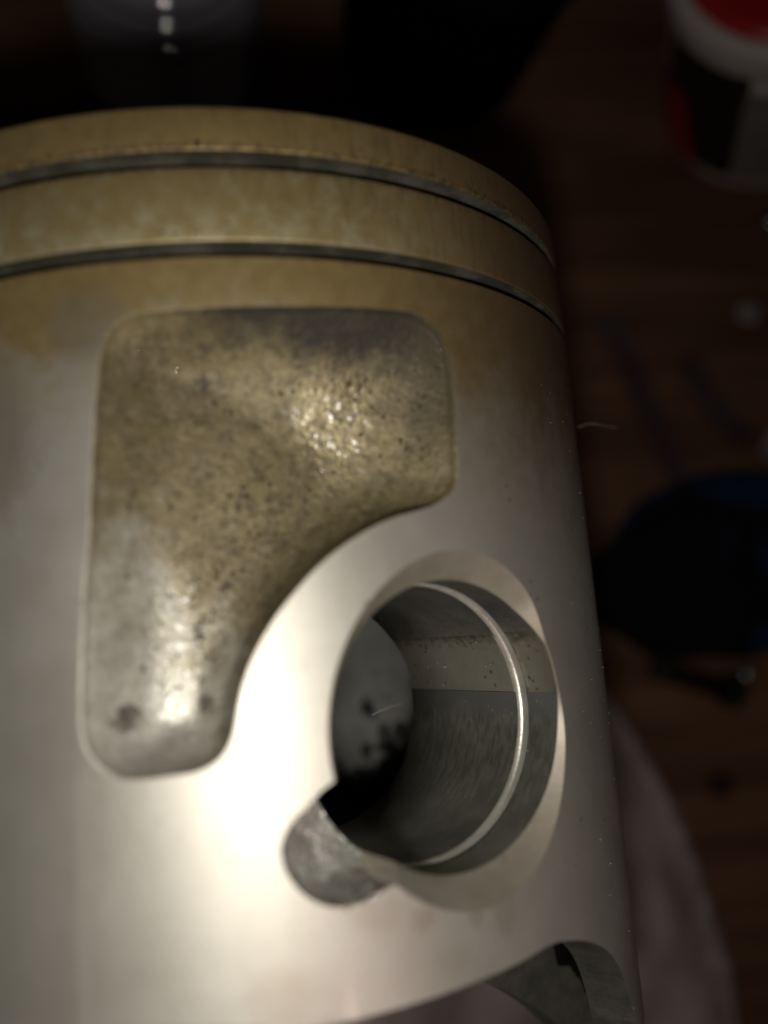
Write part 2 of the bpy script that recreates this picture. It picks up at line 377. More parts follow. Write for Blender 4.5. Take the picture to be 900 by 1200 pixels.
# outlines on the skirt, (phi, axial/R) read off the casting
POCK = [(-0.2663,-0.8334),(-0.257,-0.7138),(-0.2439,-0.5844),(-0.2326,-0.4958),(-0.223,-0.4612),(-0.2041,-0.4323),(-0.178,-0.4153),(-0.1432,-0.4101),(-0.0871,-0.4087),(-0.0219,-0.4077),(0.0422,-0.4074),(0.1093,-0.4066),(0.1553,-0.4062),(0.2546,-0.4027),(0.3358,-0.4005),(0.3878,-0.402),(0.4224,-0.4147),(0.4526,-0.4399),(0.4672,-0.4691),(0.4721,-0.5158),(0.4707,-0.5791),(0.4672,-0.6561),(0.4645,-0.7233),(0.4547,-0.7533),(0.4286,-0.7791),(0.3908,-0.7964),(0.3439,-0.8073),(0.2997,-0.8172),(0.2551,-0.8338),(0.212,-0.8545),(0.1735,-0.878),(0.1341,-0.9069),(0.0834,-0.9565),(0.0534,-0.9913),(0.0283,-1.0268),(0.0055,-1.0658),(-0.0124,-1.1077),(-0.023,-1.1507),(-0.0292,-1.1792),(-0.0412,-1.2069),(-0.063,-1.2291),(-0.0957,-1.2416),(-0.141,-1.2444),(-0.1865,-1.2447),(-0.2235,-1.2432),(-0.256,-1.228),(-0.278,-1.2049),(-0.2938,-1.1764),(-0.2967,-1.1268),(-0.2906,-1.0355),(-0.2822,-0.9427),(-0.2727,-0.8496)]
NOTCH = [(-9.86,-2.01),(-11.16,-3.2),(-11.79,-3.66),(-12.23,-4.12),(-12.69,-4.9),(-12.83,-5.58),(-12.59,-6.79),(-11.77,-8.09),(-10.49,-8.96),(-9.3,-9.18),(-8.08,-9.03),(-6.94,-8.49),(-5.2,-8.2),(-3,-5),(-6,-1)]
ARCH = [(.3009,-1.679),(.3847,-1.6775),(.4829,-1.676),(.5672,-1.671),(.5979,-1.6716),(.6297,-1.677),(.6998,-1.6974),(.7576,-1.7234),(.8106,-1.7546),(.8505,-1.7864),(.892,-1.8322),(.9224,-1.8838),(.9447,-1.9258),(.965,-1.985),(1.0,-2.03)]
BOT = -2.04
pocket = resample(np.array(POCK) * R, .35)
archL = [(-p + .26, a) for p, a in ARCH][::-1]
cut = archL + [(.2, -1.68)] + ARCH                         # crank-web cut-out under this pin boss
cut2 = [(p - math.pi, a) for p, a in cut]                    # and its twin on the far side
PI = math.pi
low = [(-PI, BOT)] + [(-2.95, BOT)] + [q for q in cut2 if -2.95 < q[0]] + [(-1.6, BOT), (-.95, BOT)] + cut + [(1.6, BOT), (2.4, BOT), (PI, BOT)]
low = resample(np.array(low) * R, .5, 1, closed=False)
# bore mouth: chamfer cone against the skirt, joined with the circlip notch
NT = 360; TH = [2 * PI * k / NT for k in range(NT)]
npoly = np.array(NOTCH)
def ray_far(th):
    d = np.array([math.cos(th), math.sin(th)]); best = 0
    a, b = npoly, np.roll(npoly, -1, 0)
    for p, q in zip(a, b):
        e = q - p; den = d[0] * e[1] - d[1] * e[0]
        if abs(den) < 1e-9: continue
        t = (p[0] * e[1] - p[1] * e[0]) / den; u = (p[0] * d[1] - p[1] * d[0]) / den
        if 0 <= u <= 1 and t > best: best = t
    return best
npoly = resample(npoly, .25, 2)
RHO = []; INN = []; PIN = []
for th in TH:
    rho = R0
    for _ in range(30): rho = max(R0, R0 + (cyl_h(rho * math.cos(th)) - H0) * CT)
    w = math.degrees(th); w = w - 360 if w > 180 else w; w = max(0, 1 - abs(w - 17) / 34); w = w * w * (3 - 2 * w)      # the chamfer pinches out beside the oil relief
    PIN.append(min(1, 1.3 * w)); rho = R0 + (rho - R0) * (1 - .9 * PIN[-1])
    rn = ray_far(th)
    INN.append(rn > rho + .05); RHO.append(max(rn, rho) if rn > rho + .05 else rho)
mouth3 = [(hv * cyl_h(r * math.cos(t)) + ev * r * math.cos(t), ZH + r * math.sin(t)) for r, t in zip(RHO, TH)]
mouth = np.array([(math.atan2(p[0], -p[1]) * R, z) for p, z in mouth3])

def skin_depth(q):            # edge rounding next to pocket and bore mouth
    d = -pdist(q, pocket); d = np.where(inpoly(q, pocket), -d, d)      # d>0 inside the pocket
    return np.where(d > -.1, .01 * ((d + .1) / .1) ** 2, 0)
def pocket_depth(q):
    d = np.maximum(pdist(q, pocket), 0)
    u, a = q[:, 0] / R, q[:, 1] / R
    P_ = lambda t: 1 - (1 - np.clip(t, 0, 1)) ** 2
    arm = np.clip((u + .10) / .36, 0, 1); arm = arm * arm * (3 - 2 * arm)
    dt = (-.400 - a) * R; dr = (.475 - u) * R; dl = (u + .233 + (-.45 - a) * .085) * R
    full = 4.0 + 1.0 * arm
    e = np.sqrt(np.maximum(1 - (1 - np.clip(d / 3.2, 0, 1)) ** 2, 0))
    ft = .12 + .88 * P_(dt / (4.0 + 7.5 * arm)); fr = .2 + .8 * P_(dr / 11.0); fl = .3 + .7 * P_(dl / 6.0)
    return .01 + .38 * np.clip(d / .07, 0, 1) + np.where(d < 1e-6, 0, full * e * ft * fr * fl)

def wrap(q, dep, rad=R):
    ph = q[:, 0] / R; r = rad - dep
    return np.stack([r * np.sin(ph), -r * np.cos(ph), q[:, 1]], 1)
def wrap_mesh(name, q, f, depfn, mat, parent, rad=R, flip=False, extra=None):
    e = .06
    dep = depfn(q); X = wrap(q, dep, rad)
    du = wrap(q + [e, 0], depfn(q + [e, 0]), rad) - wrap(q - [e, 0], depfn(q - [e, 0]), rad)
    dv = wrap(q + [0, e], depfn(q + [0, e]), rad) - wrap(q - [0, e], depfn(q - [0, e]), rad)
    nn = np.cross(du, dv); nn /= np.linalg.norm(nn, axis=1)[:, None]
    if flip: nn = -nn; f = f[:, ::-1]
    return mesh(name, [P(*p) for p in X], f, parent, mat, True, [PN(*p) for p in nn])

top_z = G2[1]
topl = [(x, top_z) for x in np.linspace(-PI * R, PI * R, 260)]
outline = np.vstack([low, np.array(topl)[::-1]])
def offs(poly, d):
    t = np.roll(poly, -1, 0) - np.roll(poly, 1, 0); t /= np.linalg.norm(t, axis=1)[:, None] + 1e-9
    n = np.stack([t[:, 1], -t[:, 0]], 1); o = poly + n * d
    return o
sgn = 1 if inpoly(offs(pocket, .05), pocket).mean() > .5 else -1
def grid(x0, x1, y0, y1, s, jit=.15):
    X, Y = np.meshgrid(np.arange(x0, x1, s), np.arange(y0, y1, s)); g = np.stack([X.ravel(), Y.ravel()], 1)
    return g + rng.uniform(-jit, jit, g.shape) * s
g1 = grid(-1.2 * R, 1.4 * R, BOT * R, top_z, 1.3); g2 = np.vstack([grid(-PI * R, -1.2 * R, BOT * R, top_z, 3), grid(1.4 * R, PI * R, BOT * R, top_z, 3)])
g = np.vstack([g1, g2])
k = inpoly(g, outline) & ~inpoly(g, pocket) & ~inpoly(g, mouth) & (pdist(g, outline) > .5) & (pdist(g, pocket) > .75) & (pdist(g, mouth) > .5)
pts = np.vstack([g[k], offs(pocket, -sgn * .1), offs(pocket, -sgn * .2), offs(pocket, -sgn * .45)])
q, f = cdt([outline, pocket, mouth], pts, lambda c: inpoly(c, outline) & ~inpoly(c, pocket) & ~inpoly(c, mouth))
skirt = wrap_mesh('skirt', q, f, skin_depth, M_TURN, piston)
# cast recess (transfer pocket)
g = grid(-.32 * R, .5 * R, -1.27 * R, -.38 * R, .33, .2)
k = inpoly(g, pocket) & (pdist(g, pocket) > .45)
pts = np.vstack([g[k]] + [offs(pocket, sgn * d) for d in (.035, .07, .11, .18, .30)])
pts = pts[inpoly(pts, pocket)]
q, f = cdt([pocket], pts, lambda c: inpoly(c, pocket))
wrap_mesh('cast_recess', q, f, pocket_depth, M_CAST, piston)

# inner wall with the same lower edge
RI = R - 3.3
bo = np.array([(math.asin(min(.99, (R0 + 3.6) * math.cos(t) / RI)) * R + PHI_H * R, ZH + (R0 + 3.6) * math.sin(t)) for t in TH[::4]])
g = grid(-PI * R, PI * R, BOT * R, -.24 * R, 2.4)
out_in = np.vstack([low, np.array([(x, -.24 * R) for x in np.linspace(-PI * R, PI * R, 160)])[::-1]])
k = inpoly(g, out_in) & (pdist(g, out_in) > .8) & ~inpoly(g, bo) & (pdist(g, bo) > .8)
q, f = cdt([out_in, bo], g[k], lambda c: inpoly(c, out_in) & ~inpoly(c, bo))
def bulge(q):
    d = np.where(inpoly(q, pocket), 0, pdist(q, pocket))
    t = np.clip((6 - d) / 3.5, 0, 1); return 3.6 * t * t * (3 - 2 * t)
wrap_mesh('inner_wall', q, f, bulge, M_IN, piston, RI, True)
seg = 96
cr = [[P(r * math.sin(2 * PI * k / seg), -r * math.cos(2 * PI * k / seg), z) for k in range(seg)] for r, z in ((.1, -.17 * R), (20, -.175 * R), (RI - 3, -.19 * R), (RI, -.24 * R))]
v, f = rings_mesh(cr); mesh('crown_underside', v, f, piston, M_IN)
# cut edge of the skirt: wall thickness between outer and inner skins
rows = [[P(*p) for p in wrap(low, np.zeros(len(low)), R)], [P(*p) for p in wrap(low, np.zeros(len(low)), R - 1.6)], [P(*p) for p in wrap(low, np.zeros(len(low)), RI)]]
v, f = rings_mesh(rows, False); mesh('skirt_edge', v, f, piston, M_CUT, False)

# pin bore: chamfer, notch, outer bore, circlip groove, inner bore, boss
bore_root = None
chv, chf, nov, nof = [], [], [], []
HN = HG - .05
def hmouth(i): return cyl_h(RHO[i] * math.cos(TH[i]))
hin = []
for i, t in enumerate(TH):
    hm = hmouth(i) - .12
    hin.append(HN if INN[i] else H0 + (max(hm, H0) - H0) * PIN[i])
def prof_at(i):
    t = TH[i]; o = (RHO[i], hmouth(i))
    if not INN[i]:
        return [o, ((o[0] + R0) / 2, (o[1] + hin[i]) / 2), (R0, hin[i])]
    c = (R0 + (RHO[i] - R0) * .96, HN + (o[1] - HN) * .12)
    res = []
    for s in np.linspace(0, 1, 9):
        res.append(((1 - s) ** 2 * o[0] + 2 * s * (1 - s) * c[0] + s * s * R0, (1 - s) ** 2 * o[1] + 2 * s * (1 - s) * c[1] + s * s * HN))
    return res
def strips(name, idx, mat, parent, steps):
    # idx: consecutive theta indices
    rows = []
    for i in idx:
        pr = prof_at(i)
        if len(pr) != steps: pr = [(np.interp(s, np.linspace(0, 1, len(pr)), [a for a, b in pr]), np.interp(s, np.linspace(0, 1, len(pr)), [b for a, b in pr])) for s in np.linspace(0, 1, steps)]
        rows.append([HP(h, r * math.cos(TH[i]), r * math.sin(TH[i])) for r, h in pr])
    v, f = rings_mesh(rows, False); return mesh(name, v, f, parent, mat)
ni = [i for i in range(NT) if INN[i]]
i0, i1 = min(ni), max(ni)
DEG = lambda d: int(round(d / 360 * NT)) % NT
def bore_wall(name, idx, rows_fn, mat, parent):
    rows = [[HP(h, r * math.cos(TH[i % NT]), r * math.sin(TH[i % NT])) for r, h in rows_fn(i % NT)] for i in idx]
    v, f = rings_mesh(rows, False); return mesh(name, v, f, parent, mat)
A6, A34 = 5, 35
full = list(range(A34, NT + A6 + 1))
bore = bore_wall('pin_bore', full, lambda i: [(R0, hin[i]), (R0, min(hin[i], (HG + .75))), (R0, min(hin[i], HG + .7))], M_BORE, piston)
bore_wall('inner_bore', full, lambda i: [(R0 - .15, HG - .3), (R0 - .15, (HG + HE) / 2), (R0 - .12, HE + .25), (R0 + .3, HE)], M_BORE, bore)
RRF = lambda i: R0 + .16 * min(1, max(0, (A34 - i) / 9))
RR = R0 + .16
bore_wall('oil_relief', range(A6, A34 + 1), lambda i: [(R0, hin[i]), (RRF(i), hin[i] - .15), (RRF(i), HG + .7)], M_REL, bore)
bore_wall('oil_relief', range(A6, A34 + 1), lambda i: [(RRF(i) - .15, HG - .3), (RRF(i) - .15, (HG + HE) / 2), (RRF(i) - .12, HE + .25), (R0 + .3, HE)], M_REL, bore)
# small steps at both ends of the relief
for A in (A6,):
    t = TH[A]
    for h0, h1 in ((H0 - .1, HG + .7),):
        v = [HP(h0, R0 * math.cos(t), R0 * math.sin(t)), HP(h0, RR * math.cos(t), RR * math.sin(t)), HP(h1, RR * math.cos(t), RR * math.sin(t)), HP(h1, R0 * math.cos(t), R0 * math.sin(t))]
        mesh('relief_step', v, [(0, 1, 2, 3)], bore, M_REL, False)
allt = list(range(0, NT + 1))
allt = list(range(i1, i0 + NT + 1))
bore_wall('circlip_groove', allt, lambda i: [(R0, HG + .75), (R0 + .75, HG + .73), (R0 + .77, HG + .10)], M_GRV, bore)
bore_wall('groove_lip', allt, lambda i: [(R0 + .77, HG + .06), (R0 + .15, HG), (R0 + .03, HG - .05), (R0 - .08, HG - .28), (R0 - .15, HG - .48)], M_LIP, bore)
ch = strips('bore_chamfer', [j % NT for j in range(i1, i0 + NT + 1)], M_CHAM, bore, 3)
no = strips('circlip_notch', list(range(i0 - 1, i1 + 2)), M_NOTCH, bore, 9)
# boss around the bore (inside) and the one opposite
RB = R0 + 4.0
def boss(sign):
    hh = hv * sign
    rows = []
    for r, h in ((R0 + .3, HE), (RB - .8, HE), (RB, HE + .8), (RB, .72 * R), (RB + 1.0, .86 * R)):
        rows.append([P(*(hh * min(h, math.sqrt(max(0, (R - 2.5) ** 2 - (r * math.cos(t)) ** 2))) + ev * r * math.cos(t) + np.array([0, 0, ZH + r * math.sin(t)]))) for t in TH[::3]])
    v, f = rings_mesh(rows); mesh('pin_boss', v, f, piston, M_IN)
boss(1); boss(-1)
GP = [(4, -12), (18, -14), (23.5, -18), (25.2, -22), (25.4, -27), (25.6, -31), (26, -37), (24.6, -36), (20.6, -29.9), (13.3, -24.3), (4, -19)]
gf = resample(np.array(GP, float), .8, 2)
rows = [[HP(.50 * R - t, e_, z_) for e_, z_ in offs(gf, o_)] for t, o_ in ((3.4, 0), (.5, 0), (.15, 0), (0, 0))]
v, f = rings_mesh(rows); n_ = len(gf); f += [tuple(range(len(v) - n_, len(v)))]
gus = mesh('gusset', v, f, piston, M_CUT, False)
cl = resample(np.array([(20.3, -21.5), (25.0, -21.5), (25.1, -25.2), (24.3, -25.6), (24.2, -27.2), (23.7, -28.6), (23.3, -27.0), (22.6, -26.3), (22.2, -25.4), (20.6, -25.0), (20.4, -24.0)], float), .3, 1)
cl = cl + rng.uniform(-.10, .10, cl.shape)
rows = [[HP(.50 * R + h_, e_, z_) for e_, z_ in offs(cl, o_)] for h_, o_ in ((-.05, 0), (.12, 0))]
v, f = rings_mesh(rows); n_ = len(cl); f += [tuple(range(n_, 2 * n_))]
mesh('oil_clot', v, f, gus, mat_simple('black_gap_shade', (.004, .004, .004), (.008, .007, .006), 900, .35), False)  # black sheet on the gusset, painted shade for the dark gap

# ------------------------------------------------------------------ table
def mat_wood():
    n = N('dark_stained_wood'); x, y, z = n.xyz()
    v = n.vec(n.math('MULTIPLY', x, 6.0), n.math('MULTIPLY', y, 75.0), 0.0)
    g = n.noise(1.0, 5, .6, v, .6); g2 = n.noise(4.0, 4, .6, v); lg = n.noise(9, 3)
    c = n.mix(n.ss(g, .32, .68), (.125, .058, .031), (.28, .142, .076))
    c = n.mix(n.mul(n.ss(g2, .5, .7), .5), c, (.05, .024, .013))
    c = n.mix(n.mul(n.ss(lg, .45, .65), .35), c, (.06, .03, .017))
    kn = at(845, 920); 
    c = n.mix(n.mul(n.spot(x, y, kn.x, kn.y, .0035, .003), .85), c, (.02, .011, .007))
    return n.out(color=c, rough=.55, normal=n.bump(g2, .25, .0004), spec=.3)
v = []; 
X = np.linspace(-1.2, 1.2, 25); 
tv = [(-1.4, -1.0, 0), (1.4, -1.0, 0), (1.4, 1.4, 0), (-1.4, 1.4, 0), (-1.4, -1.0, -.03), (1.4, -1.0, -.03), (1.4, 1.4, -.03), (-1.4, 1.4, -.03)]
tb = mesh('table', tv, [(0, 1, 2, 3), (7, 6, 5, 4), (0, 4, 5, 1), (1, 5, 6, 2), (2, 6, 7, 3), (3, 7, 4, 0)], None, mat_wood(), False)
tb['kind'] = 'structure'

# ------------------------------------------------------------------ rag under the piston
def fold(x, y, k=0):
    return (math.sin(x * 210 + 2.1 * math.sin(y * 90 + k)) * .0016 + math.sin(y * 160 + 2.6 * math.sin(x * 75 + k) + k) * .0014 + math.sin((x + y) * 330 + k) * .0006)
edge = [at(712, 806, .006), at(742, 850, .006), at(772, 900, .006), at(803, 958, .006), at(828, 1020, .006), at(850, 1085, .006), at(862, 1140, .006), at(872, 1210, .006), at(885, 1300, .006)]
poly = [(p.x, p.y) for p in edge] + [(.060, -.15), (.0, -.155), (-.06, -.14), (-.065, -.08), (-.06, -.02), (-.04, .012), (-.012, .005), (.02, -.004)]
poly = resample(np.array(poly) * 1000, 1.5, 2)
g = grid(-80, 110, -165, 40, 2.0)
k = inpoly(g, poly) & (pdist(g, poly) > 1.0)
q, f = cdt([poly], g[k], lambda c: inpoly(c, poly))
dd = np.minimum(pdist(q, poly) / 14, 1)
rv = []
for (x, y), d in zip(q, dd):
    xm, ym = x / 1000, y / 1000
    s = d * d * (3 - 2 * d)
    h = .004 + (LIFT / 1000 - .006) * s * math.exp(-(xm / .036) ** 2) + fold(xm, ym) * (.25 + .6 * s) + .005 * s
    top = LIFT / 1000 - .0012 + (R - math.sqrt(max(R * R - min(abs(x), R - .01) ** 2, 0))) / 1000 if abs(x) < R and -1.7 * R < y < 1 else 1
    rv.append((xm, ym, min(max(h, .0022), top)))
def mat_rag():
    n = N('oily_grey_cloth')
    c = n.mix(n.ss(n.noise(60, 4, .6), .35, .65), (.58, .48, .46), (.70, .60, .58))
    c = n.mix(n.mul(n.ss(n.noise(110, 4, .6), .52, .66), .35), c, (.22, .18, .165))
    wv = n.noise(2600, 2)
    return n.out(color=c, rough=.95, normal=n.bump(wv, .4, .0004), spec=.1)
rag = mesh('rag', rv, f, None, mat_rag())
sm = rag.modifiers.new('thickness', 'SOLIDIFY'); sm.thickness = .0012; sm.offset = -1
tag(rag, 'crumpled grey-brown shop rag bunched on the table beneath the piston', 'rag')

# ------------------------------------------------------------------ things on the table behind
def place(name, v, f, parent, mat, smooth=True): return mesh(name, v, f, parent, mat, smooth)
def mm(v): return [(a / 1000, b / 1000, c / 1000) for a, b, c in v]

# jar with red lid, white rim, black and red label
KS = CAM.z / .1416
jar = empty('jar', (.1236, .0745, .0088), 'tilted white plastic jar with red lid and a black and red label, upper right corner', 'jar')
JB, JR, JH = 21.0, 21.6, 48.5
jar.rotation_euler = Vector((0, 0, 1)).rotation_difference(Vector((-.4158, .0745, .9064))).to_euler()
M_WHITE = mat_simple('white_plastic', (.60, .52, .50), (.68, .60, .58), 60, .4)
M_RED = mat_simple('red_plastic', (.45, .012, .012), (.52, .02, .018), 80, .35)
M_BLACK = mat_simple('black_label_print', (.008, .008, .009), (.012, .012, .013), 60, .4)
v, f = lathe([(JB - 3, 0), (JB - .8, .5), (JB, 3), (JR - .3, JH - 9), (JR - 1.5, JH - 7)], 96, True); place('body', mm(v), f, jar, M_WHITE)
v, f = lathe([(JR - 1.5, JH - 8.5), (JR + .9, JH - 8), (JR + 1.2, JH - 7), (JR + 1.2, JH - 2), (JR + .6, JH - .8), (JR - 1.0, JH - .4), (JR - 1.6, JH - .8)], 96); place('rim', mm(v), f, jar, M_WHITE)
v, f = lathe([(JR - 1.5, JH - 1.2), (JR - 2.2, JH + .2), (JR - 4, JH + .6), (12, JH + .4), (.2, JH + .4)], 96, False, True); place('lid', mm(v), f, jar, M_RED)
def label_patch(name, a0, a1, z0, z1, mat, rad, skew=0.0):
    rows = []
    for z in np.linspace(z0, z1, 6):
        s = (z - z0) / (z1 - z0) * skew
        rr = rad + JB + (JR - .3 - JB) * (z - 3) / (JH - 12)
        rows.append([(rr * math.cos(math.radians(a + s)), rr * math.sin(math.radians(a + s)), z) for a in np.linspace(a0, a1, 24)])
    v, f = rings_mesh(rows, False); return place(name, mm(v), f, jar, mat)
M_LBL = mat_simple('grey_label_print', (.20, .18, .175), (.30, .26, .25), 70, .5)
label_patch('label', 186, 243, 6, JH - 9.5, M_BLACK, .15)
label_patch('label_stripe', 180, 219, 5, 24, M_RED, .28, -14)
label_patch('label_panel', 241, 300, 6, JH - 13, M_LBL, .28)

v, f = lathe([(9, 0), (9.3, .4), (9.3, 12.5), (8.8, 13)], 8, True, True)
prop = mesh('wood_offcut', mm(v), f, None, mat_simple('pale_offcut_wood', (.20, .12, .06), (.28, .17, .09), 200, .6), False); prop.location = (.1448, .070, 0)
tag(prop, 'small octagonal wood offcut wedged under the tilted jar', 'wood block')

# ribbed clear drinks bottle
p = at(205, 95)
bot = empty('bottle', (p.x, p.y, 0), 'clear ribbed plastic bottle standing behind the piston, upper left', 'bottle')
n = N('clear_pet_plastic'); M_PET = n.out(color=(.62, .60, .66), rough=.05, trans=.55, ior=1.6, spec=1.0, coat=1.0, coatrough=.02, coatior=2.0, normal=n.bump(n.noise(220, 3), .2, .0006))
BR = 13.6 * KS
prof = [(BR - 9, 2.5), (BR - 7, 0), (BR - 3, .6), (BR - .6, 5)]
for k in range(11):
    z = 6 + k * 5.6
    prof += [(BR - 1.6 + 2.6 * math.cos(t), z + 2.7 + 2.6 * math.sin(t)) for t in np.linspace(-1.35, 1.35, 9)]
prof += [(BR, 66), (BR - 1, 74), (BR - 4, 84), (11, 94), (10, 102)]
v, f = lathe(prof, 96, True); body = place('body', mm(v), f, bot, M_PET)
so = body.modifiers.new('wall', 'SOLIDIFY'); so.thickness = .0006; so.offset = -1
v, f = lathe([(12, 100), (12.4, 101), (12.4, 111), (11.5, 112.5), (.2, 112.5)], 48, False, True); place('cap', mm(v), f, bot, M_WHITE)

# black round tub
p = at(508, 52)
can = empty('tub', (p.x, p.y, 0), 'black round plastic tub standing behind the piston at top centre', 'tub')
M_TUB = mat_simple('matt_black_plastic', (.004, .004, .004), (.006, .006, .006), 80, .9, 0, .1)
M_TUB.node_tree.nodes['Principled BSDF'].inputs['Specular IOR Level'].default_value = .08
CR = 17.5 * KS
v, f = lathe([(CR - 3, 0), (CR - 1, .5), (CR, 3), (CR + 2, 40), (CR + 3.4, 41), (CR + 3.4, 44), (CR + 1, 44.5), (CR, 42), (CR - 2, 4), (.2, 3)], 96, True, True)
place('body', mm(v), f, can, M_TUB)
v, f = lathe([(CR + 2.8, 40.2), (CR + 4.2, 40.8), (CR + 4.2, 43.2), (CR + 3.0, 44.3)], 96); place('rim', mm(v), f, can, M_TUB)

# dark cloth lump, black with navy panels
def lump(name, c, sx, sy, sz, rot, mat, seed, amp=.12, seg=64, rings=32):
    vs = []; r_ = random.Random(seed); ph = [r_.uniform(0, 6.3) for _ in range(6)]
    rows = []
    for i in range(rings + 1):
        t = -PI / 2 + PI * i / rings; row = []
        for k in range(seg):
            a = 2 * PI * k / seg; ca, sa, ct, st = math.cos(a), math.sin(a), math.cos(t), math.sin(t)
            w = 1 + amp * (math.sin(3 * a + ph[0] + 2 * st) + .7 * math.sin(5 * a + ph[1]) * ct + .6 * math.sin(7 * a + 4 * st + ph[2]) * ct)
            x, y, z = sx * w * ca * max(ct, .02) ** .6, sy * w * sa * max(ct, .02) ** .6, sz * (1 + st + .12 * math.sin(6 * a + ph[3]) * ct * ct)
            row.append(((x * math.cos(rot) - y * math.sin(rot)) / 1000, (x * math.sin(rot) + y * math.cos(rot)) / 1000, max(z, 0) / 1000))
        rows.append(row)
    v, f = rings_mesh(rows); o = mesh(name, v, f, None, mat); o.location = c; return o
n = N('navy_black_fabric')
M_NAVY = n.out(color=n.mix(n.ss(n.noise(38, 2), .50, .58), (.008, .008, .009), (.016, .034, .10)), rough=.9, normal=n.bump(n.noise(2500, 2), .4, .0003), spec=.1)
p = at(830, 668); o = lump('work_glove', (p.x, p.y, 0), 26 * KS, 15.5 * KS, 7, .08, M_NAVY, 5, .07); tag(o, 'black and navy blue crumpled fabric glove on the table right of the piston', 'glove')

# small bits
M_STEEL = mat_simple('dull_steel', (.26, .25, .25), (.38, .37, .36), 900, .10, .9, .1, 2000)
M_DARKST = mat_simple('blackened_steel', (.02, .02, .02), (.035, .033, .03), 900, .4, .5, .2, 2000)
def bolt(px, py, rot, label, ln=16, rad=2.2):
    p = at(px, py); r = empty('bolt', (p.x, p.y, .0035), label, 'bolt'); r.rotation_euler = (0, math.radians(90), rot)
    v, f = lathe([(rad, 0), (rad, ln), (rad - .4, ln + .5), (.1, ln + .5)], 24, True, True); place('shank', mm(v), f, r, M_DARKST)
    v, f = lathe([(3.6, -3.4), (3.9, -3.0), (3.9, -.3), (3.4, 0)], 6, True, True); place('head', mm(v), f, r, M_DARKST, False)
    v, f = lathe([(3.0, -3.45), (2.4, -4.3), (1.2, -4.8), (.1, -4.9)], 24, False, True); place('washer_face', mm(v), f, r, M_STEEL)
    return r
bolt(838, 806, math.radians(160), 'small blackened bolt lying on the wood right of the piston')
def bead(name, px, py, rad, mat, label, cat, sq=.8):
    p = at(px, py); v, f = lathe([(max(.02, rad * math.sin(t)), rad * sq * (1 - math.cos(t))) for t in np.linspace(.05, PI - .05, 18)], 32, True, True)
    o = mesh(name, mm(v), f, None, mat); o.location = p; return tag(o, label, cat)
bead('steel_ball', 868, 790, 2.0, M_STEEL, 'tiny steel ball glinting next to the blackened bolt', 'ball', 1.0)
bead('steel_ball', 897, 266, 2.2, M_STEEL, 'tiny steel ball glinting below the jar at the right edge', 'ball', 1.0)
bead('cotton_wad', 871, 370, 2.8, mat_simple('off_white_cotton', (.26, .23, .22), (.34, .30, .29), 500, .9), 'small off-white cotton wad on the dark wood', 'cotton wad', .7)
p = at(893, 512)
cap = empty('screw_lid', (p.x, p.y, 0), 'small grey screw lid with a green face at the right edge', 'lid'); cap.rotation_euler = (math.radians(62), 0, math.radians(40)); cap.location.z = .005
M_CAPG = mat_simple('grey_plastic', (.28, .25, .25), (.34, .31, .30), 200, .5); M_GREEN = mat_simple('green_plastic', (.06, .16, .025), (.09, .21, .035), 200, .5)
v, f = lathe([(5.6, 0), (6, .6), (6, 5), (5.5, 5.6), (4.6, 5.6)], 40); place('shell', mm(v), f, cap, M_CAPG)
v, f = lathe([(4.6, 5.5), (3, 5.9), (.1, 6.0)], 40, False, True); place('face', mm(v), f, cap, M_GREEN)
def strip(a, b, w, label, seed):
    A, B = at(*a), at(*b); d = (B - A); L = d.length; d.normalize(); nrm = Vector((-d.y, d.x, 0)); r_ = random.Random(seed)
    rows = []
    for i in range(15):
        t = i / 14; c = A + d * L * t + nrm * (.0012 * math.sin(t * 5 + seed)); z = .0012 + .0012 * math.sin(t * PI)
        rows.append([tuple(c + nrm * (w * s / 2) + Vector((0, 0, z + h))) for s, h in ((-1, 0), (-1, .0008), (1, .0008), (1, 0))])
    v, f = rings_mesh(rows, True); o = mesh('plastic_strip', v, f, None, M_STRIP, False); return tag(o, label, 'strip')
n = N('cloudy_plastic'); M_STRIP = n.out(color=n.mix(n.ss(n.noise(70, 3), .4, .6), (.07, .045, .045), (.10, .072, .072)), rough=.5)
strip((700, 375), (800, 565), .0058, 'longer faint grey plastic strip running diagonally across the wood nearest the piston', 1)
strip((795, 430), (872, 525), .0055, 'shorter faint grey plastic strip beside the green-faced cap', 2)

# fibres caught on the metal
def fibre(pts, rad, label, mat):
    cu = bpy.data.curves.new('lint_fibre', 'CURVE'); cu.dimensions = '3D'; cu.bevel_depth = rad; cu.bevel_resolution = 2
    sp = cu.splines.new('NURBS'); sp.points.add(len(pts) - 1); sp.use_endpoint_u = True; sp.order_u = 4
    for i, q_ in enumerate(pts): sp.points[i].co = (*q_, 1)
    dg = bpy.data.objects.new('tmp', cu); COL.objects.link(dg)
    me = bpy.data.meshes.new_from_object(dg.evaluated_get(bpy.context.evaluated_depsgraph_get()))
    bpy.data.objects.remove(dg); o = link('lint_fibre', me, None, mat); o.data.materials.clear(); o.data.materials.append(mat); return tag(o, label, 'fibre')
M_LINT = mat_simple('pale_lint', (.45, .38, .28), (.5, .44, .34), 900, .6)
zt = CAM.z - .0745
fibre([at(677, 501, zt), at(684, 497.5, zt + .0005), at(694, 495.5, zt + .001), at(704, 498, zt + .001), at(712, 501, zt), at(722, 500.5, zt)], .000015, 'fine pale fibre sticking out from the right edge of the piston', M_LINT)
zt2 = CAM.z - .0745
fibre([at(436, 838, zt2), at(446, 832, zt2), at(455, 829, zt2 - .0003), at(470, 825, zt2 - .0015)], .000028, 'short pale fibre inside the pin hole of the piston', M_LINT)

